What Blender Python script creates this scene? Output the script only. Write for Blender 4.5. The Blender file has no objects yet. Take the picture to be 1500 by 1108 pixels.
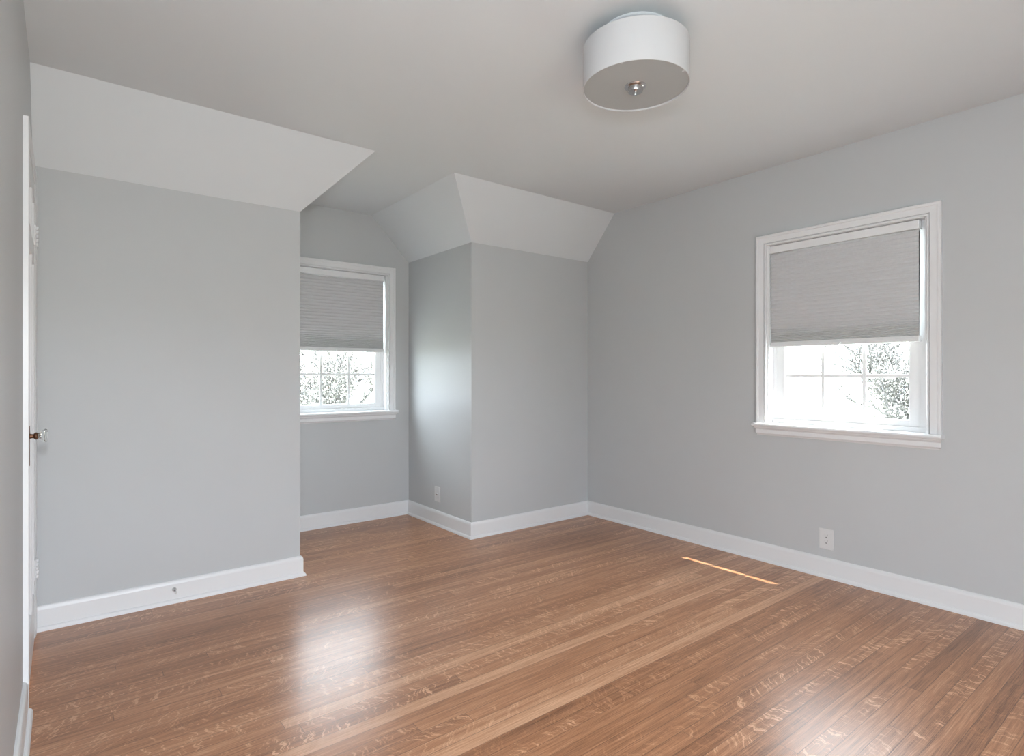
import bpy, bmesh, math, random
from mathutils import Vector, Matrix
random.seed(7)
C = bpy.context.scene
col = C.collection

# ------------------------------------------------------------------ camera, world, sun, daylight, exposure
H, Z1 = 2.4316, 2.0926                 # flat ceiling height, top of the knee walls
XL, XR = -0.108, 3.4331                # left and right wall planes
XA, XD = 1.0735, 2.2719                # sides of the dormer alcove
YA, YB, YC = 3.3578, 3.3776, 4.3145    # knee wall left / right of the alcove, alcove end wall
RUN, RUND = 0.2938, 0.3301             # run of the slopes: knee wall, dormer sides
YN = -1.10                             # wall behind the camera

cam = bpy.data.cameras.new('camera')
cam.sensor_fit = 'HORIZONTAL'; cam.sensor_width = 36.0
cam.lens = 36.0 * 842.3 / 1500.0
cam.shift_y = (550.4 - 554.0) / 1500.0
cam.clip_start = 0.02
co = bpy.data.objects.new('camera', cam); col.objects.link(co)
co.location = (0, 0, 1.15)
co.rotation_euler = (math.pi / 2, 0, -0.6625)
C.camera = co

C.view_settings.view_transform = 'Standard'
C.view_settings.look = 'None'
C.view_settings.exposure = -0.04
C.view_settings.gamma = 1.0
C.view_settings.use_curve_mapping = False

w = bpy.data.worlds.new('sky'); C.world = w; w.use_nodes = True
bg = w.node_tree.nodes['Background']
bg.inputs[0].default_value = (0.83, 0.915, 1.0, 1)
bg.inputs[1].default_value = 18.0

def lamp(name, kind, loc, direction=None, **kw):
    l = bpy.data.lights.new(name, kind)
    for k, v in kw.items(): setattr(l, k, v)
    o = bpy.data.objects.new(name, l); col.objects.link(o); o.location = loc
    if direction is not None:
        o.rotation_euler = Vector(direction).to_track_quat('-Z', 'Y').to_euler()
    return o
lamp('sun', 'SUN', (6, -2, 8), (-1, 1.11, -3.2), energy=15.0, angle=0.006, color=(1.0, 0.93, 0.84))
# the photographer's flash, which throws the shadow of the lamp and of the alcove hip
lamp('flash', 'POINT', (0.0, -0.03, 1.41), energy=70.0, shadow_soft_size=0.03, color=(0.875, 0.938, 1.0))
for nm, loc, d in (('sky_portal', (XR + 0.16, 1.4155, 1.42), (-1, 0, 0)), ('sky_portal.001', (1.673, YC + 0.16, 1.42), (0, -1, 0)), ('sky_portal.002', (0.575, YN - 0.1, 0.62), (0, 1, 0))):  # two windows, then the added opening in the unseen rear wall
    p = lamp(nm, 'AREA', loc, d, shape='RECTANGLE', size=1.2, size_y=1.2)
    p.data.cycles.is_portal = True

# ------------------------------------------------------------------ materials
def mat(name):
    m = bpy.data.materials.new(name); m.use_nodes = True
    nt = m.node_tree
    return m, nt, nt.nodes['Principled BSDF']
def N(nt, t, **kw):
    n = nt.nodes.new(t)
    for k, v in kw.items(): setattr(n, k, v)
    return n
def simple(name, c, rough=0.5, metal=0.0, bump=0.0, bscale=200.0, vary=0.0, spec=0.5):
    m, nt, b = mat(name)
    b.inputs['Base Color'].default_value = (*c, 1)
    b.inputs['Roughness'].default_value = rough
    b.inputs['Metallic'].default_value = metal
    b.inputs['Specular IOR Level'].default_value = spec
    tc = N(nt, 'ShaderNodeTexCoord')
    nz = N(nt, 'ShaderNodeTexNoise'); nz.inputs['Scale'].default_value = bscale; nz.inputs['Detail'].default_value = 4
    nt.links.new(tc.outputs['Object'], nz.inputs['Vector'])
    if bump:
        bp = N(nt, 'ShaderNodeBump'); bp.inputs['Strength'].default_value = bump; bp.inputs['Distance'].default_value = 0.002
        nt.links.new(nz.outputs['Fac'], bp.inputs['Height']); nt.links.new(bp.outputs['Normal'], b.inputs['Normal'])
    if vary:
        n2 = N(nt, 'ShaderNodeTexNoise'); n2.inputs['Scale'].default_value = 3.0; n2.inputs['Detail'].default_value = 3
        nt.links.new(tc.outputs['Object'], n2.inputs['Vector'])
        mx = N(nt, 'ShaderNodeMix', data_type='RGBA')
        mx.inputs['A'].default_value = (*[x * (1 - vary) for x in c], 1); mx.inputs['B'].default_value = (*[min(1, x * (1 + vary)) for x in c], 1)
        nt.links.new(n2.outputs['Fac'], mx.inputs['Factor']); nt.links.new(mx.outputs['Result'], b.inputs['Base Color'])
    return m

WALL = simple('grey_wall_paint', (0.562, 0.570, 0.574), 0.44, bump=0.05, bscale=260, vary=0.015, spec=0.22)
CEIL = simple('ceiling_paint', (0.725, 0.746, 0.764), 0.7, bump=0.05, bscale=160, vary=0.012, spec=0.2)
TRIM = simple('white_gloss_trim', (0.82, 0.82, 0.825), 0.32, bump=0.02, bscale=90, vary=0.02)
VINYL = simple('white_window_vinyl', (0.84, 0.84, 0.845), 0.38, bump=0.01)
PLATE = simple('white_plate_plastic', (0.72, 0.715, 0.71), 0.35)
SLOT = simple('dark_slot', (0.03, 0.03, 0.03), 0.7)
CHROME = simple('brushed_nickel', (0.62, 0.61, 0.60), 0.22, metal=1.0)
BRONZE = simple('aged_bronze', (0.20, 0.10, 0.06), 0.35, metal=0.9, vary=0.25)
SHADE = simple('white_lamp_fabric', (0.60, 0.60, 0.605), 0.8, bump=0.04, bscale=700)
DIFF = simple('frosted_diffuser', (0.40, 0.405, 0.40), 0.55)
RUBBER = simple('white_rubber', (0.75, 0.74, 0.72), 0.6)
BLIND = simple('grey_cellular_fabric', (0.64, 0.645, 0.65), 0.85, bump=0.06, bscale=900)
BARK = simple('pale_bark', (0.11, 0.105, 0.10), 0.9, bump=0.3, bscale=40, vary=0.3)
LEAF = simple('spring_leaf', (0.37, 0.365, 0.33), 0.7, vary=0.3)
LAWN = simple('pale_lawn', (0.35, 0.36, 0.30), 0.9, vary=0.2)

def thin_glass():
    m, nt, b = mat('window_pane_glass')
    out = nt.nodes['Material Output']
    tr = N(nt, 'ShaderNodeBsdfTransparent'); tr.inputs[0].default_value = (0.97, 0.985, 0.98, 1)
    gl = N(nt, 'ShaderNodeBsdfGlossy'); gl.inputs['Roughness'].default_value = 0.01
    lw = N(nt, 'ShaderNodeLayerWeight')
    pw = N(nt, 'ShaderNodeMath', operation='POWER'); pw.inputs[1].default_value = 5.0
    fr = N(nt, 'ShaderNodeMath', operation='MULTIPLY_ADD'); fr.inputs[1].default_value = 0.55; fr.inputs[2].default_value = 0.02
    nt.links.new(lw.outputs['Facing'], pw.inputs[0]); nt.links.new(pw.outputs[0], fr.inputs[0])
    mx = N(nt, 'ShaderNodeMixShader')
    nt.links.new(fr.outputs[0], mx.inputs[0]); nt.links.new(tr.outputs[0], mx.inputs[1]); nt.links.new(gl.outputs[0], mx.inputs[2])
    nt.links.new(mx.outputs[0], out.inputs['Surface'])
    return m
PANE = thin_glass()
def solid_glass():
    m, nt, b = mat('clear_knob_glass')
    b.inputs['Base Color'].default_value = (0.95, 0.98, 0.96, 1)
    b.inputs['Roughness'].default_value = 0.03
    b.inputs['Transmission Weight'].default_value = 1.0
    b.inputs['IOR'].default_value = 1.48
    return m
KNOBGLASS = solid_glass()

def wood_floor():
    m, nt, b = mat('oak_strip_floor')
    L = nt.links.new
    uv = N(nt, 'ShaderNodeUVMap', uv_map='UVMap'); ends = N(nt, 'ShaderNodeUVMap', uv_map='Ends')
    at = N(nt, 'ShaderNodeAttribute', attribute_name='plank')
    su = N(nt, 'ShaderNodeSeparateXYZ'); L(uv.outputs[0], su.inputs[0])
    se = N(nt, 'ShaderNodeSeparateXYZ'); L(ends.outputs[0], se.inputs[0])
    sa = N(nt, 'ShaderNodeSeparateColor'); L(at.outputs['Color'], sa.inputs[0])
    tone, seed, flk = sa.outputs[0], sa.outputs[1], sa.outputs[2]
    def M(op, a, bb=None, c=None):
        n = N(nt, 'ShaderNodeMath', operation=op)
        for i, v in enumerate((a, bb, c)):
            if v is None: continue
            if isinstance(v, (int, float)): n.inputs[i].default_value = v
            else: L(v, n.inputs[i])
        return n.outputs[0]
    u, v = su.outputs[0], su.outputs[1]
    vm = M('MULTIPLY', v, 0.057)
    us = M('ADD', u, M('MULTIPLY', seed, 53.0))
    def vec(x, y, z=None):
        n = N(nt, 'ShaderNodeCombineXYZ'); L(x, n.inputs[0]); L(y, n.inputs[1])
        if z is not None: L(z, n.inputs[2])
        return n.outputs[0]
    sz = M('MULTIPLY', seed, 71.0)
    def noise(x, y, detail=4.0, rough=0.55, dist=0.0):
        n = N(nt, 'ShaderNodeTexNoise'); n.inputs['Scale'].default_value = 1.0
        n.inputs['Detail'].default_value = detail; n.inputs['Roughness'].default_value = rough; n.inputs['Distortion'].default_value = dist
        L(vec(x, y, sz), n.inputs['Vector']); return n.outputs['Fac']
    wob = M('MULTIPLY', M('SUBTRACT', noise(M('MULTIPLY', us, 3.0), M('MULTIPLY', vm, 20.0)), 0.5), 0.012)
    vw = M('ADD', vm, wob)
    fine = noise(M('MULTIPLY', us, 9.0), M('MULTIPLY', vw, 420.0), 5.0, 0.65)      # pores
    broad = noise(M('MULTIPLY', us, 1.6), M('MULTIPLY', vw, 60.0), 4.0, 0.55)      # growth rings
    # medullary rays: slanted cross flecks
    ang = M('MULTIPLY', M('SUBTRACT', M('FRACT', M('MULTIPLY', seed, 17.3)), 0.5), 2.4)
    uf = M('ADD', us, M('MULTIPLY', vm, ang))
    uf = M('ADD', uf, M('MULTIPLY', M('SUBTRACT', noise(M('MULTIPLY', us, 14.0), M('MULTIPLY', vm, 45.0), 2.0), 0.5), 0.05))
    fl = noise(M('MULTIPLY', uf, 105.0), M('MULTIPLY', vm, 15.0), 2.0, 0.5, 0.3)
    mr = N(nt, 'ShaderNodeMapRange'); mr.interpolation_type = 'SMOOTHSTEP'
    mr.inputs['From Min'].default_value = 0.54; mr.inputs['From Max'].default_value = 0.64
    L(fl, mr.inputs['Value'])
    patch = N(nt, 'ShaderNodeMapRange'); patch.interpolation_type = 'SMOOTHSTEP'
    patch.inputs['From Min'].default_value = 0.38; patch.inputs['From Max'].default_value = 0.54
    L(noise(M('MULTIPLY', us, 3.2), M('MULTIPLY', vm, 8.0), 2.0), patch.inputs['Value'])
    fleck = M('MULTIPLY', M('MULTIPLY', mr.outputs[0], patch.outputs[0]), flk)
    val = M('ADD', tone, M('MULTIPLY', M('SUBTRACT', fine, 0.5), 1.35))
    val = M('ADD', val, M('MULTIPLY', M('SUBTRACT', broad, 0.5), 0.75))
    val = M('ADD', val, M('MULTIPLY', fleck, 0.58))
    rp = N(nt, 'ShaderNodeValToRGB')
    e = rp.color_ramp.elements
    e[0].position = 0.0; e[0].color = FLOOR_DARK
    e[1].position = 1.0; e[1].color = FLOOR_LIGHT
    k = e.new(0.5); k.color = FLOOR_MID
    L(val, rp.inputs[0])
    # joints between strips and at board ends
    edge = M('MINIMUM', vm, M('SUBTRACT', 0.057, vm))
    en = M('MINIMUM', se.outputs[0], se.outputs[1])
    gap = M('MINIMUM', edge, en)
    gm = N(nt, 'ShaderNodeMapRange'); gm.inputs['From Min'].default_value = 0.0002; gm.inputs['From Max'].default_value = 0.0013
    L(gap, gm.inputs['Value'])
    mx = N(nt, 'ShaderNodeMix', data_type='RGBA'); mx.inputs['A'].default_value = (0.055, 0.028, 0.016, 1)
    gmf = M('ADD', M('MULTIPLY', gm.outputs[0], 0.75), 0.25)
    L(gmf, mx.inputs['Factor']); L(rp.outputs[0], mx.inputs['B'])
    L(mx.outputs['Result'], b.inputs['Base Color'])
    ro = M('ADD', 0.25, M('MULTIPLY', fine, 0.10)); L(ro, b.inputs['Roughness'])
    b.inputs['Specular IOR Level'].default_value = 0.68
    bp = N(nt, 'ShaderNodeBump'); bp.inputs['Strength'].default_value = 0.25; bp.inputs['Distance'].default_value = 0.0006
    L(M('ADD', M('MULTIPLY', fine, 0.5), M('MULTIPLY', gm.outputs[0], 0.8)), bp.inputs['Height'])
    L(bp.outputs['Normal'], b.inputs['Normal'])
    return m
FLOOR_DARK = (0.15, 0.058, 0.024, 1); FLOOR_MID = (0.465, 0.212, 0.102, 1); FLOOR_LIGHT = (0.77, 0.46, 0.28, 1)
OAK = wood_floor()

# ------------------------------------------------------------------ mesh helpers
ID = lambda x, y, z: (x, y, z)
class MB:
    """collects shapes; build() links them as one mesh object"""
    def __init__(s, f=ID): s.bm = bmesh.new(); s.f = f
    def V(s, p): return s.bm.verts.new(s.f(*p))
    def F(s, vs, smooth=False):
        try: fc = s.bm.faces.new(vs)
        except ValueError: return
        fc.smooth = smooth
    def box(s, x0, x1, y0, y1, z0, z1, bev=0.0):
        vs = [s.V((x, y, z)) for z in (z0, z1) for y in (y0, y1) for x in (x0, x1)]
        fs = []
        for q in ((0, 2, 3, 1), (4, 5, 7, 6), (0, 1, 5, 4), (2, 6, 7, 3), (0, 4, 6, 2), (1, 3, 7, 5)):
            fs.append(s.bm.faces.new([vs[i] for i in q]))
        if bev:
            es = list({e for f in fs for e in f.edges})
            bmesh.ops.bevel(s.bm, geom=es, offset=bev, segments=2, profile=0.5, affect='EDGES')
        return s
    def loft(s, rings, closed=True, caps=True, smooth=False):
        R = [[s.V(p) for p in r] for r in rings]
        n = len(R[0])
        for a, b2 in zip(R, R[1:]):
            for i in range(n if closed else n - 1):
                j = (i + 1) % n
                s.F([a[i], a[j], b2[j], b2[i]], smooth)
        if caps: s.F(R[0][::-1]); s.F(R[-1])
        return s
    def lathe(s, prof, org=(0, 0, 0), ax='z', n=32, smooth=True, caps=True):
        """prof: (radius, height) pairs along the axis"""
        rings = []
        for r, hgt in prof:
            ring = []
            for k in range(n):
                t = 2 * math.pi * k / n; a, b2 = r * math.cos(t), r * math.sin(t)
                p = {'z': (a, b2, hgt), 'x': (hgt, a, b2), 'y': (a, hgt, b2)}[ax]
                ring.append((org[0] + p[0], org[1] + p[1], org[2] + p[2]))
            rings.append(ring)
        return s.loft(rings, True, caps, smooth)
    def build(s, name, m, parent=None, smooth_angle=None):
        bmesh.ops.recalc_face_normals(s.bm, faces=s.bm.faces[:])
        me = bpy.data.meshes.new(name); s.bm.to_mesh(me); s.bm.free()
        me.materials.append(m)
        o = bpy.data.objects.new(name, me); col.objects.link(o)
        if smooth_angle is not None: me.set_sharp_from_angle(angle=smooth_angle)
        if parent is not None:
            o.parent = parent
            pl = parent
            off = Vector((0, 0, 0))
            while pl is not None: off += pl.location; pl = pl.parent
            me.transform(Matrix.Translation(-off))
        return o
def empty(name, loc=(0, 0, 0)):
    o = bpy.data.objects.new(name, None); col.objects.link(o); o.location = loc; o.empty_display_size = 0.1
    return o
def tag(o, label, cat, group=None):
    o['label'] = label; o['category'] = cat
    if group: o['group'] = group
    return o
def struct(o, label=None):
    o['kind'] = 'structure'
    if label: o['label'] = label
    return o

# ------------------------------------------------------------------ room shell
WT = 0.17
def floor():
    bm = bmesh.new()
    uvl = bm.loops.layers.uv.new('UVMap'); el = bm.loops.layers.uv.new('Ends')
    cl = bm.loops.layers.float_color.new('plank')
    SW = 0.057; y0 = 1.4705 - 46 * SW; rnd = random.Random(21)
    nrows = int((YC + 0.16 - y0) / SW) + 1
    for r in range(nrows):
        a = y0 + r * SW; x = XL - 0.05 - rnd.uniform(0, 1.2)
        rowtone = rnd.gauss(0, 0.03)
        while x < XR + 0.05:
            ln = rnd.choice((0.7, 1.1, 1.5, 1.9, 2.4)) * rnd.uniform(0.85, 1.15)
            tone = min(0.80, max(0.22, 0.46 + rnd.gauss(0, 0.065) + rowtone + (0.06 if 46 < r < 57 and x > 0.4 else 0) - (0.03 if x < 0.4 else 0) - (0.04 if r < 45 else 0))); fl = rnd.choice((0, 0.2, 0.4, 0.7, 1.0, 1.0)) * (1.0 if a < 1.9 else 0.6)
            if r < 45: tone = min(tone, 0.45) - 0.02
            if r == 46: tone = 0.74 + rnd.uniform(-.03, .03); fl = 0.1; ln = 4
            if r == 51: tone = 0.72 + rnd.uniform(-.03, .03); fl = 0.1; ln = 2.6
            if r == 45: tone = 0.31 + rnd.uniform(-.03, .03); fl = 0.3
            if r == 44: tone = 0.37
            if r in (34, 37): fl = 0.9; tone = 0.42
            x0, x1 = max(x, XL - 0.06), min(x + ln, XR + 0.1)
            sd = rnd.random()
            if x1 > x0:
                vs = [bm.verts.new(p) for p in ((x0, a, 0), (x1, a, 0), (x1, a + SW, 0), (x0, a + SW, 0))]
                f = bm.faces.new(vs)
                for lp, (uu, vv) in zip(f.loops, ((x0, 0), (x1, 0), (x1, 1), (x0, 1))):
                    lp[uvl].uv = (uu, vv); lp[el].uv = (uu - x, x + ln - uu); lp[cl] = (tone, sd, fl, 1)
            x += ln
    ya, yb = y0, y0 + nrows * SW                      # subfloor body
    q = [[(XL - .06, ya), (XR + .1, ya), (XR + .1, yb), (XL - .06, yb)]]
    t = [bm.verts.new((x, y, -0.004)) for x, y in q[0]]; b2 = [bm.verts.new((x, y, -0.15)) for x, y in q[0]]
    bm.faces.new(t); bm.faces.new(b2[::-1])
    for i in range(4): bm.faces.new((t[i], b2[i], b2[(i + 1) % 4], t[(i + 1) % 4]))
    me = bpy.data.meshes.new('floor'); bm.to_mesh(me); bm.free(); me.materials.append(OAK)
    o = bpy.data.objects.new('floor', me); col.objects.link(o)
    return struct(o, 'brown oak strip floor with glossy finish')
floor()

def wall_hole(name, m, axis, p0, p1, a0, a1, z0, z1, holes, label):
    """slab; axis 'x' = plane of constant x running along y, 'y' = constant y running along x; holes: (a, b, zlow, zhigh)"""
    f = (lambda a, d, z: (d, a, z)) if axis == 'x' else (lambda a, d, z: (a, d, z))
    mb = MB(f); cur = a0
    for (ha, hb, hl, hh) in holes:
        mb.box(cur, ha, p0, p1, z0, z1)
        if hl > z0: mb.box(ha, hb, p0, p1, z0, hl)
        if hh < z1: mb.box(ha, hb, p0, p1, hh, z1)
        cur = hb
    mb.box(cur, a1, p0, p1, z0, z1)
    return struct(mb.build(name, m), label)
RC, CCX = 1.4155, 1.673          # window centres
wall_hole('wall_right', WALL, 'x', XR, XR + WT, YN, YC + WT, -0.1, H + 0.05, [(RC - .425, RC + .425, .835, 1.957)], 'long grey wall with one window')
wall_hole('wall_alcove', WALL, 'y', YC, YC + WT, XL - .1, XR, -0.1, H + 0.05, [(CCX - .415, CCX + .415, .845, 1.967)], 'grey end wall of the window alcove')
wall_hole('wall_rear', WALL, 'y', YN - WT, YN, XL - .1, XR + WT, -0.1, H + 0.05, [(-.02, 1.17, .06, 1.18)], None)  # low opening added behind the camera to let in sky as fill light
DY0, DY1, DZ = 2.615, 3.270, 1.985   # door opening
wall_hole('wall_left', WALL, 'x', XL - 0.14, XL, YN, YC + WT, -0.1, H + 0.05, [(DY0, DY1, -0.1, DZ)], 'narrow view of the grey wall with the white door')
struct(MB().box(XL - 0.01, XA, YA, YC + .01, -0.05, Z1).build('wall_back_left', WALL), 'grey knee wall beside the door')
struct(MB().box(XD, XR + 0.01, YB, YC + .01, -0.05, Z1).build('wall_back_right', WALL), 'grey knee wall between the alcove and the corner')
struct(MB().box(XL - .14, XR + WT, YN - WT, YC + WT, H, H + 0.1).build('ceiling', CEIL), 'flat pale ceiling')
def slope(name, bot, top, label):
    return struct(MB().loft([[(x, y, Z1) for x, y in bot], [(x, y, H + .001) for x, y in top]]).build(name, CEIL), label)
slope('ceiling_slope', [(XL - .01, YA), (XA, YA), (XA, YC + .01), (XL - .01, YC + .01)],
      [(XL - .01, YA - RUN), (XA + RUND, YA - RUN), (XA + RUND, YC + .01), (XL - .01, YC + .01)], 'sloped ceiling over the knee wall beside the door')
slope('ceiling_slope.001', [(XD, YB), (XR + .01, YB), (XR + .01, YC + .01), (XD, YC + .01)],
      [(XD - RUND, YB - RUN), (XR + .01, YB - RUN), (XR + .01, YC + .01), (XD - RUND, YC + .01)], 'sloped ceiling between the alcove and the corner')

# baseboards with shoe moulding, mitred at the corners
BB = [(0, .112), (.005, .112), (.010, .108), (.0125, .102), (.014, .094), (.014, .019), (.018, .0185), (.023, .015), (.0262, .009), (.027, 0.0), (0, 0)]
def baseboards(path, names):
    P = [Vector(p) for p in path]
    def nrm(i): d = (P[i + 1] - P[i]).normalized(); return Vector((d.y, -d.x))
    def off(i, o):
        if i == 0: return P[0] + nrm(0) * o
        if i == len(P) - 1: return P[-1] + nrm(i - 1) * o
        a, b2 = nrm(i - 1), nrm(i); mvec = (a + b2); mvec = mvec / mvec.dot(a)
        return P[i] + mvec * o
    for i, nm in enumerate(names):
        rings = [[(*off(k, o), z) for o, z in BB] for k in (i, i + 1)]
        struct(MB().loft(rings).build(nm, TRIM), 'white baseboard with shoe moulding')
CY0, CY1 = 2.55, 3.335               # outer edges of the door casing
baseboards([(XL, YN), (XL, CY0)], ['baseboard_left'])
baseboards([(XL + .001, YA), (XA, YA), (XA, YC), (XD, YC), (XD, YB), (XR, YB), (XR, YN)],
           ['baseboard_back_left', 'baseboard_alcove_left', 'baseboard_alcove', 'baseboard_alcove_right', 'baseboard_back_right', 'baseboard_right'])

# ------------------------------------------------------------------ door in the left wall
def door():
    root = struct(empty('door_1', (XL, (DY0 + DY1) / 2, 0)), 'white panelled door seen edge-on in the left wall')
    # casing: profile swept round the opening (o = distance out from the opening edge)
    W_ = DY0 - CY0
    prof = [(0, 0), (0, .010), (.004, .012), (.012, .011), (.016, .0125), (W_ - .014, .0145), (W_ - .011, .0155), (W_ - .002, .0155), (W_, .0140), (W_, 0)]
    ring = lambda fn: [(XL + d, *fn(o)) for o, d in prof]
    rings = [ring(lambda o: (DY0 - o, 0.0)), ring(lambda o: (DY0 - o, DZ + o * .72)), ring(lambda o: (DY1 + o, DZ + o * .72)), ring(lambda o: (DY1 + o, 0.0))]
    MB().loft(rings).build('door_casing', TRIM, root)
    j = MB()                                             # jamb with stop
    j.box(XL - .14, XL + .001, DY0 - .001, DY0 + .008, 0, DZ); j.box(XL - .14, XL + .001, DY1 - .008, DY1 + .001, 0, DZ)
    j.box(XL - .14, XL + .001, DY0, DY1, DZ - .008, DZ + .001)
    j.box(XL - .06, XL - .030, DY0 + .008, DY0 + .03, 0, DZ - .008); j.box(XL - .06, XL - .030, DY1 - .03, DY1 - .008, 0, DZ - .008)
    j.box(XL - .06, XL - .030, DY0, DY1, DZ - .03, DZ - .008); j.box(XL - .06, XL - .03, DY0, DY1, 0, .012)
    j.build('door_jamb', TRIM, root)
    fx = XL + 0.0095; a0, a1 = DY0 + .010, DY1 - .010; zt = DZ - .011; zb = .014
    # slab: a grid of stiles and rails with recessed panels that have a moulded slope
    ys = [a0, a0 + .085, (a0 + a1) / 2 - .028, (a0 + a1) / 2 + .028, a1 - .085, a1]
    zs = [zb, zb + .20, 1.63, 1.70, 1.89, zt]
    d = MB()
    d.box(fx - .035, fx - .012, a0, a1, zb, zt)
    panels = []
    for i in range(5):
        for k in range(5):
            if i in (1, 3) and k in (1, 3): panels.append((ys[i], ys[i + 1], zs[k], zs[k + 1])); continue
            d.box(fx - .012, fx, ys[i], ys[i + 1], zs[k], zs[k + 1])
    d.build('door_slab', TRIM, root)
    for (p, q_, r, s_) in panels:
        rr = lambda m_, x: [(x, p + m_, r + m_), (x, q_ - m_, r + m_), (x, q_ - m_, s_ - m_), (x, p + m_, s_ - m_)]
        MB().loft([rr(-.002, fx - .011), rr(-.002, fx + .0010), rr(.006, fx + .0010), rr(.012, fx - .006), rr(.020, fx - .009), rr(.045, fx - .004)]).build('door_panel', TRIM, root)
    for z0, z1 in ((1.715, 1.803), (.262, .348)):         # butt hinges
        hy = DY1 - .006
        h = MB().box(fx - .001, fx + .0045, hy - .030, hy - .004, z0, z1, .0008)
        h.build('hinge', TRIM, root); hp = bpy.data.objects[col.objects[-1].name]
        n = 5; st = (z1 - z0) / n
        kb = MB()
        for k in range(n):
            kb.lathe([(.0, z0 + k * st + .0006), (.0052, z0 + k * st + .0008), (.0052, z0 + (k + 1) * st - .0008), (.0, z0 + (k + 1) * st - .0006)], (fx + .008, hy, 0), 'z', 16)
        kb.build('hinge_knuckle', TRIM, hp)
    ky, kz = a0 + .066, .932                              # bronze plate, shank and glass knob
    pl = MB()
    outline = []
    for t in range(24):
        an = 2 * math.pi * t / 24
        outline.append((.017 * math.copysign(abs(math.cos(an)) ** .7, math.cos(an)), -.035 + .072 * math.copysign(abs(math.sin(an)) ** .5, math.sin(an))))
    pl.loft([[(fx + dx, ky + a * k, kz + z) for a, z in outline] for dx, k in ((0, 1), (.002, 1), (.0035, .82))])
    plate = pl.build('knob_plate', BRONZE, root)
    MB().lathe([(.0105, fx + .002), (.0085, fx + .006), (.0075, fx + .012), (.009, fx + .015), (.0125, fx + .018), (.0135, fx + .021), (.012, fx + .025), (.009, fx + .0265)], (0, ky, kz), 'x', 24).build('knob_shank', BRONZE, plate)
    MB().lathe([(.009, fx + .0262), (.0115, fx + .029), (.021, fx + .040), (.0245, fx + .046), (.022, fx + .0515), (.012, fx + .0545), (0.001, fx + .055)], (0, ky, kz), 'x', 12, smooth=False).build('glass_knob', KNOBGLASS, plate)
    return root
door()

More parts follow.
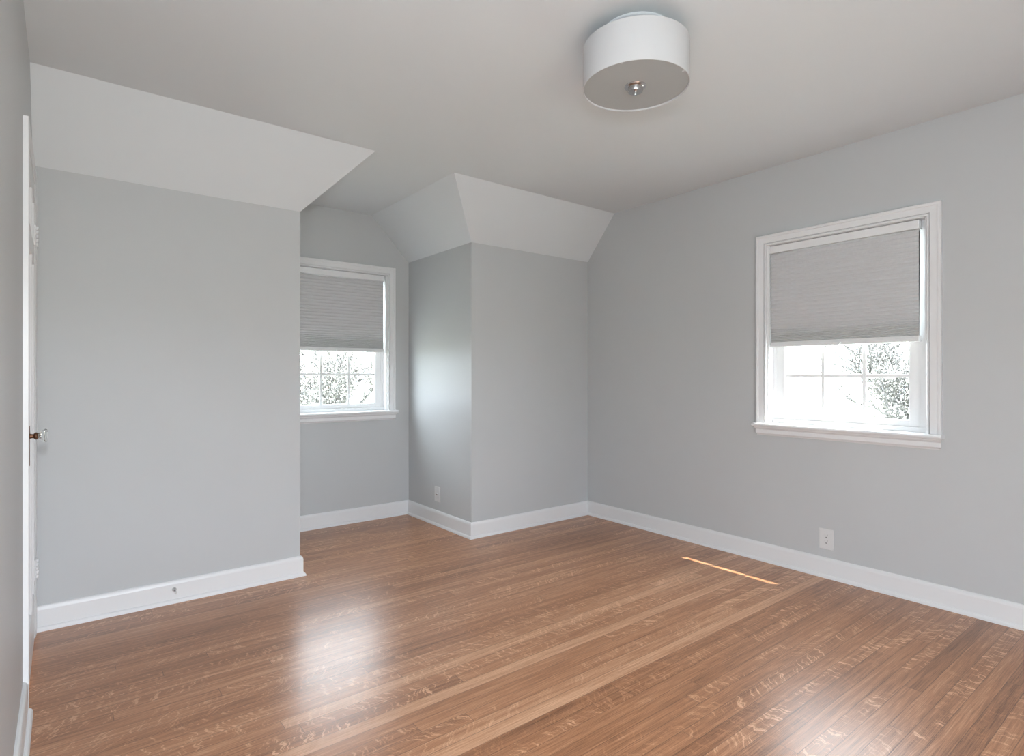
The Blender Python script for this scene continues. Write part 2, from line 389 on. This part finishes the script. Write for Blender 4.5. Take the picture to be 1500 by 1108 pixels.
# ------------------------------------------------------------------ windows and shades
def window(name, label, f, org, hw, gw, zs, zh, sh):
    """f maps (w across, d into the room, z); hw half width of casing, gw half width of the glass, zs stool top, zh casing top, sh sideways shift of the sash"""
    root = struct(empty(name, org), label)
    cw = .0625; ji = hw - cw                              # casing width, casing inner edge
    prof = [(0, 0), (0, .013), (.002, .0155), (.009, .0155), (.0105, .007), (.0125, .007), (.0140, .0165), (cw - .018, .0185), (cw - .014, .024), (cw - .004, .0255), (cw, .022), (cw, 0)]
    hz = zh - cw
    rings = [[(s * (ji + o), d, zz(o)) for o, d in prof] for s, zz in ((-1, lambda o: zs), (-1, lambda o: hz + o), (1, lambda o: hz + o), (1, lambda o: zs))]
    MB(f).loft(rings).build('window_casing', TRIM, root)
    # stool with a rounded nose, apron moulding under it
    nose = [(-.15, zs - .022), (.050, zs - .022), (.056, zs - .018), (.0585, zs - .011), (.056, zs - .004), (.050, zs), (-.15, zs)]
    m = MB(f)
    m.loft([[(s, d, z) for d, z in nose if d > 0] + [(s, 0, zs), (s, 0, zs - .022)] for s in (-hw - .009, hw + .009)])
    m.box(-ji, ji, -.15, 0, zs - .022, zs)
    m.build('window_stool', TRIM, root)
    ap = [(0, zs - .022), (.034, zs - .022), (.033, zs - .030), (.025, zs - .036), (.022, zs - .040), (.022, zs - .062), (.018, zs - .067), (.012, zs - .071), (.010, zs - .076), (0, zs - .076)]
    MB(f).loft([[(s * (hw + .004 - .35 * max(0, .034 - d)) if d else s * (hw - .008), d, z) for d, z in ap] for s in (-1, 1)]).build('window_apron', TRIM, root)
    # jamb liner with stops
    j = MB(f)
    for s in (-1, 1):
        j.box(min(s * (ji - .008), s * (ji + .004)), max(s * (ji - .008), s * (ji + .004)), -.17, .0, zs, hz)
        j.box(min(s * (ji - .012), s * (ji - .008)), max(s * (ji - .012), s * (ji - .008)), -.010, -.004, zs, hz)
        e0, e1 = sorted((s * (gw + .049) + sh, s * (ji - .007)))
        j.box(e0, e1, -.17, -.064, zs, hz)          # sash track
    j.box(-ji - .004, ji + .004, -.17, .0, hz - .001, hz + .004)
    j.box(-ji, ji, -.15, -.048, zs, zs + .024)           # frame sill
    j.build('window_frame', VINYL, root)
    # lower sash
    g0, zrail = -.085, 1.62
    zb = zs + .055
    so = gw + .050
    s_ = MB(f)
    s_.box(sh - so, sh - gw, -.100, -.068, zs + .024, zrail, .002); s_.box(sh + gw, sh + so, -.100, -.068, zs + .024, zrail, .002)
    s_.box(sh - gw - .001, sh + gw + .001, -.100, -.068, zs + .024, zb, .002); s_.box(sh - gw - .001, sh + gw + .001, -.100, -.068, zrail - .035, zrail, .002)
    # thin glazing bead round the glass
    for a, b2 in ((-gw, -gw + .004), (gw - .004, gw)): s_.box(sh + a, sh + b2, -.092, -.074, zb, zrail - .03)
    s_.box(sh - gw, sh + gw, -.092, -.074, zb, zb + .004)
    sash = s_.build('window_sash', VINYL, root)
    mu = MB(f)
    for k in (-1, 1):
        mu.box(sh + k * gw / 3 - .0098, sh + k * gw / 3 + .0098, -.0875, -.0775, zb, zrail - .03, .002)
    mu.box(sh - gw, sh + gw, -.0870, -.0780, zs + .282, zs + .301, .002)
    mu.build('muntin_grid', VINYL, sash)
    MB(f).box(sh - gw, sh + gw, g0 - .006, g0 - .003, zb, zrail - .03).build('glass_pane', PANE, sash)
    lk = MB(f)                                             # finger lifts on the bottom rail
    for k in (-.17, .17): lk.box(sh + k - .02, sh + k + .02, -.069, -.060, zb - .014, zb - .008, .0015)
    lk.build('finger_lift', VINYL, sash)
    # upper sash, further out
    u = MB(f)
    u.box(sh - so, sh - gw, -.140, -.104, zrail - .03, hz); u.box(sh + gw, sh + so, -.140, -.104, zrail - .03, hz)
    u.box(sh - gw, sh + gw, -.140, -.104, hz - .05, hz); u.box(sh - gw, sh + gw, -.140, -.104, zrail - .03, zrail + .01)
    us = u.build('window_sash', VINYL, root)
    MB(f).box(sh - gw, sh + gw, -.124, -.121, zrail + .01, hz - .05).build('glass_pane', PANE, us)
    return root

def shade(f, org, cx, hwid, ztop, zbot, label):
    root = tag(empty('cellular_shade', org), label, 'window shade', 'grey cellular shades in the windows')
    MB(f).box(cx - hwid, cx + hwid, -.062, -.012, ztop - .044, ztop, .002).build('headrail', VINYL, root)
    # pleats that get tighter towards the bottom
    z0, z1 = ztop - .049, zbot + .030
    n = 27; wts = [1.0 if i < 15 else max(.42, 1 - (i - 14) * .075) for i in range(n)]; tot = sum(wts)
    front = [(-.044, z0 + .0048)]; z = z0
    for i in range(n):
        st = (z0 - z1) * wts[i] / tot
        front += [(-.029, z), (-.0215, z - st * .42), (-.0208, z - st * .5), (-.0215, z - st * .58)]
        z -= st
    front.append((-.030, z1))
    back = [(-.074 - d + .020, zz) for d, zz in front[1:]][::-1]
    pf = front + back
    m = MB(f)
    m.loft([[(cx - hwid + .003, d, zz) for d, zz in pf], [(cx + hwid - .003, d, zz) for d, zz in pf]], True, True, False)
    m.build('pleated_fabric', BLIND, root)
    rl = MB(f).box(cx - hwid + .001, cx + hwid - .001, -.061, -.014, zbot, zbot + .017, .002)
    rl.box(cx - hwid + .002, cx + hwid - .002, -.058, -.018, zbot + .016, zbot + .031, .003)
    rail = rl.build('bottom_rail', VINYL, root)
    MB(f).loft([[(cx + a * k, d, zz) for a, zz in ((-.020, zbot + .014), (.020, zbot + .014), (.018, zbot + .004), (.011, zbot - .003), (-.011, zbot - .003), (-.018, zbot + .004))] for d, k in ((-.016, 1), (-.004, .95), (-.002, .85))]).build('pull_tab', VINYL, rail)
    return root
fR = lambda a, d, z: (XR - d, RC + a, z)
fC = lambda a, d, z: (CCX + a, YC - d, z)
window('window_1', 'white double-hung window in the long right-hand wall', fR, (XR, RC, .857), .4815, .331, .857, 2.015, .012)
window('window_2', 'white double-hung window in the alcove end wall', fC, (CCX, YC, .868), .470, .331, .868, 2.027, 0.0)
shade(fR, (XR + .02, RC, 1.325), .016, .3935, 1.9475, 1.325, 'grey pleated shade half drawn over the fully visible window in the long wall')
shade(fC, (CCX, YC + .02, 1.337), 0.0, .384, 1.9595, 1.337, 'grey pleated shade half drawn over the alcove window, partly hidden by the knee wall')

# ------------------------------------------------------------------ wall plates
def outlet():
    y, z = 1.482, .217
    r = tag(empty('wall_outlet', (XR, y, z)), 'white duplex electrical outlet low on the wall under the window', 'outlet')
    f = lambda a, d, h: (XR - d, y + a, z + h)
    MB(f).box(-.039, .039, 0, .006, -.0585, .0585, .0022).build('cover_plate', PLATE, r)
    b = MB(f).box(-.0165, .0165, .005, .0075, -.0335, .0335, .001).build('receptacle', PLATE, r)
    s = MB(f)
    for hz in (-.0165, .0165):
        s.box(-.0075, -.0055, .0074, .0078, hz + .002, hz + .0105); s.box(.0052, .0074, .0074, .0078, hz + .002, hz + .0105)
        s.lathe([(.0029, .0074), (.0029, .0078)], (0, 0, hz - .0055), 'y', 12)
    s.build('slots', SLOT, b)
outlet()
def coax():
    y, z = 3.842, .236
    r = tag(empty('cable_plate', (XD, y, z)), 'white cable jack plate on the side wall of the alcove', 'wall plate')
    f = lambda a, d, h: (XD - d, y + a, z + h)
    MB(f).box(-.039, .039, 0, .006, -.058, .058, .0022).build('cover_plate', PLATE, r)
    MB(f).lathe([(.0062, .005), (.0062, .008), (.0045, .0085), (.0045, .013), (.002, .0131), (.0005, .009)], (0, 0, 0), 'y', 12).build('cable_jack', CHROME, r)
    for hz in (-.042, .042): MB(f).lathe([(.003, .0055), (.003, .0066), (.001, .0072)], (0, 0, hz), 'y', 12).build('screw', PLATE, r)
coax()
# ------------------------------------------------------------------ door stop on the baseboard
def stop():
    x, y, z = .442, YA - .014, .068
    r = tag(empty('door_stop', (x, y, z)), 'small nickel door stop with white rubber tip on the baseboard', 'door stop')
    MB().lathe([(.0100, y + .0005), (.0100, y - .002), (.0085, y - .005), (.005, y - .008), (.0042, y - .012)], (x, 0, z), 'y', 20).build('base', CHROME, r)
    MB().lathe([(.0040, y - .010), (.0036, y - .045), (.0052, y - .047), (.0052, y - .052)], (x, 0, z), 'y', 16).build('stem', CHROME, r)
    MB().lathe([(.0056, y - .051), (.0060, y - .056), (.0058, y - .064), (.004, y - .067), (.0008, y - .068)], (x, 0, z), 'y', 16).build('rubber_tip', RUBBER, r)
stop()

# ------------------------------------------------------------------ ceiling light
def ceiling_light():
    x, y, zb, zt, R = 1.686, 1.411, 2.2255, 2.3775, .195
    r = tag(empty('ceiling_light', (x, y, H)), 'round white drum ceiling light with grey diffuser and nickel finial', 'ceiling light')
    o = (x, y, 0)
    MB().lathe([(.128, H + .0005), (.128, H - .004), (.124, H - .008), (.06, H - .014), (.02, H - .016)], o, 'z', 64).build('canopy', CEIL, r)
    m = MB()
    prof = [(R - .003, zb + .001), (R - .0015, zb), (R, zb + .001), (R, zt - .001), (R - .0015, zt), (R - .003, zt - .001), (R - .003, zb + .001)]
    m.lathe(prof, o, 'z', 128, True, False); bmesh.ops.remove_doubles(m.bm, verts=m.bm.verts[:], dist=1e-5)
    m.build('drum_shade', SHADE, r, math.radians(40))
    MB().lathe([(.02, zb + .0095), (R - .0035, zb + .0095), (R - .0035, zb + .0065), (.02, zb + .0065)], o, 'z', 96, False).build('diffuser', DIFF, r)
    s = MB()
    s.lathe([(.006, H - .02), (.006, zb + .008)], o, 'z', 12)
    for k in range(3):                                      # spider bracket holding the shade
        t = math.radians(100 + 120 * k); c_, n_ = math.cos(t), math.sin(t)
        ring = lambda q, zz: [(x + c_ * q - n_ * .004, y + n_ * q + c_ * .004, zz), (x + c_ * q + n_ * .004, y + n_ * q - c_ * .004, zz), (x + c_ * q + n_ * .004, y + n_ * q - c_ * .004, zz + .003), (x + c_ * q - n_ * .004, y + n_ * q + c_ * .004, zz + .003)]
        s.loft([ring(.005, zt - .012), ring(R - .002, zt - .006)])
    s.build('bracket', CHROME, r)
    fin = MB().lathe([(.0400, zb + .0066), (.0405, zb + .0045), (.0390, zb + .0025), (.0300, zb + .0015), (.0285, zb + .0005), (.0278, zb - .013), (.0265, zb - .0150), (.0100, zb - .0156), (.0070, zb - .0160)], o, 'z', 40).build('finial', CHROME, r, math.radians(35))
    MB().lathe([(.0066, zb - .0155), (.0066, zb - .026), (.0056, zb - .0275), (.001, zb - .0277)], o, 'z', 20).build('finial_knob', CHROME, fin, math.radians(35))
    for a in (205, 345 - 60):
        t = math.radians(a); cl = MB()
        cx_, cy_ = x + (R - .010) * math.cos(t), y + (R - .010) * math.sin(t)
        cl.loft([[(cx_ + q * math.cos(t) - p * math.sin(t), cy_ + q * math.sin(t) + p * math.cos(t), zz) for q, p in ((-.006, -.002), (.008, -.002), (.008, .002), (-.006, .002))] for zz in (zb + .004, zb + .0068)])
        cl.build('diffuser_clip', SHADE, r)
ceiling_light()

# ------------------------------------------------------------------ outdoors: lawn and two trees in early leaf
struct(MB().box(-60, 80, -60, 90, -3.3, -3.2).build('ground', LAWN), 'pale lawn far below the windows')
def tree(org, height, seed, label, lean=0.0, sparse=True):
    rnd = random.Random(seed)
    r = tag(empty('tree', org), label, 'tree', 'trees beyond the windows')
    br = MB(); lf = MB()
    def seg(p, q, ra, rb, n=6):
        d = (q - p).normalized(); a = d.orthogonal().normalized(); b2 = d.cross(a)
        br.loft([[tuple(c0 + a * rr * math.cos(2 * math.pi * k / n) + b2 * rr * math.sin(2 * math.pi * k / n)) for k in range(n)] for c0, rr in ((p, ra), (q, rb))], True, True, True)
    def grow(p, d, ln, rad, lev):
        q = p; nseg = 4
        for k in range(nseg):
            d = (d + Vector((rnd.gauss(0, .16), rnd.gauss(0, .16), rnd.gauss(.03, .10)))).normalized()
            q2 = q + d * ln / nseg
            seg(q, q2, rad * (1 - .12 * k), rad * (1 - .12 * (k + 1)), 7 if lev < 2 else 4); q = q2
            if lev and k >= 1:
                for _ in range(2 if lev < 4 else 1):
                    if rnd.random() < .75:
                        s = (d + Vector((rnd.gauss(0, .75), rnd.gauss(0, .75), rnd.gauss(.1, .45)))).normalized()
                        if lev < 4: grow(q, s, ln * rnd.uniform(.5, .72), rad * .48, lev + 1)
            if lev >= 4:
                for _ in range(1 if sparse else 2):
                    c0 = q + Vector((rnd.gauss(0, .06), rnd.gauss(0, .06), rnd.gauss(0, .06)))
                    t = Vector((rnd.gauss(0, 1), rnd.gauss(0, 1), rnd.gauss(0, 1))).normalized() * rnd.uniform(.02, .04); u = t.orthogonal().normalized() * t.length * .5
                    lf.F([lf.V(tuple(v)) for v in (c0 - t, c0 + u, c0 + t, c0 - u)])
        if lev < 4:
            for _ in range(3 if lev else 5):
                s = (d + Vector((rnd.gauss(0, .5), rnd.gauss(0, .5), rnd.gauss(.15, .3)))).normalized()
                grow(q, s, ln * rnd.uniform(.6, .8), rad * .6, lev + 1)
    grow(Vector(org), Vector((lean, 0, 1)).normalized(), height * .32, height * .018, 0)
    br.build('branches', BARK, r)
    lo = lf.build('leaves', LEAF, r); lo['kind'] = 'stuff'
tree((3.9, 13.5, -3.2), 6.6, 3, 'bare spring tree seen through the panes of the alcove window')
tree((16.5, 4.6, -3.2), 6.6, 11, 'washed-out leafing tree seen through the panes of the window in the long wall')
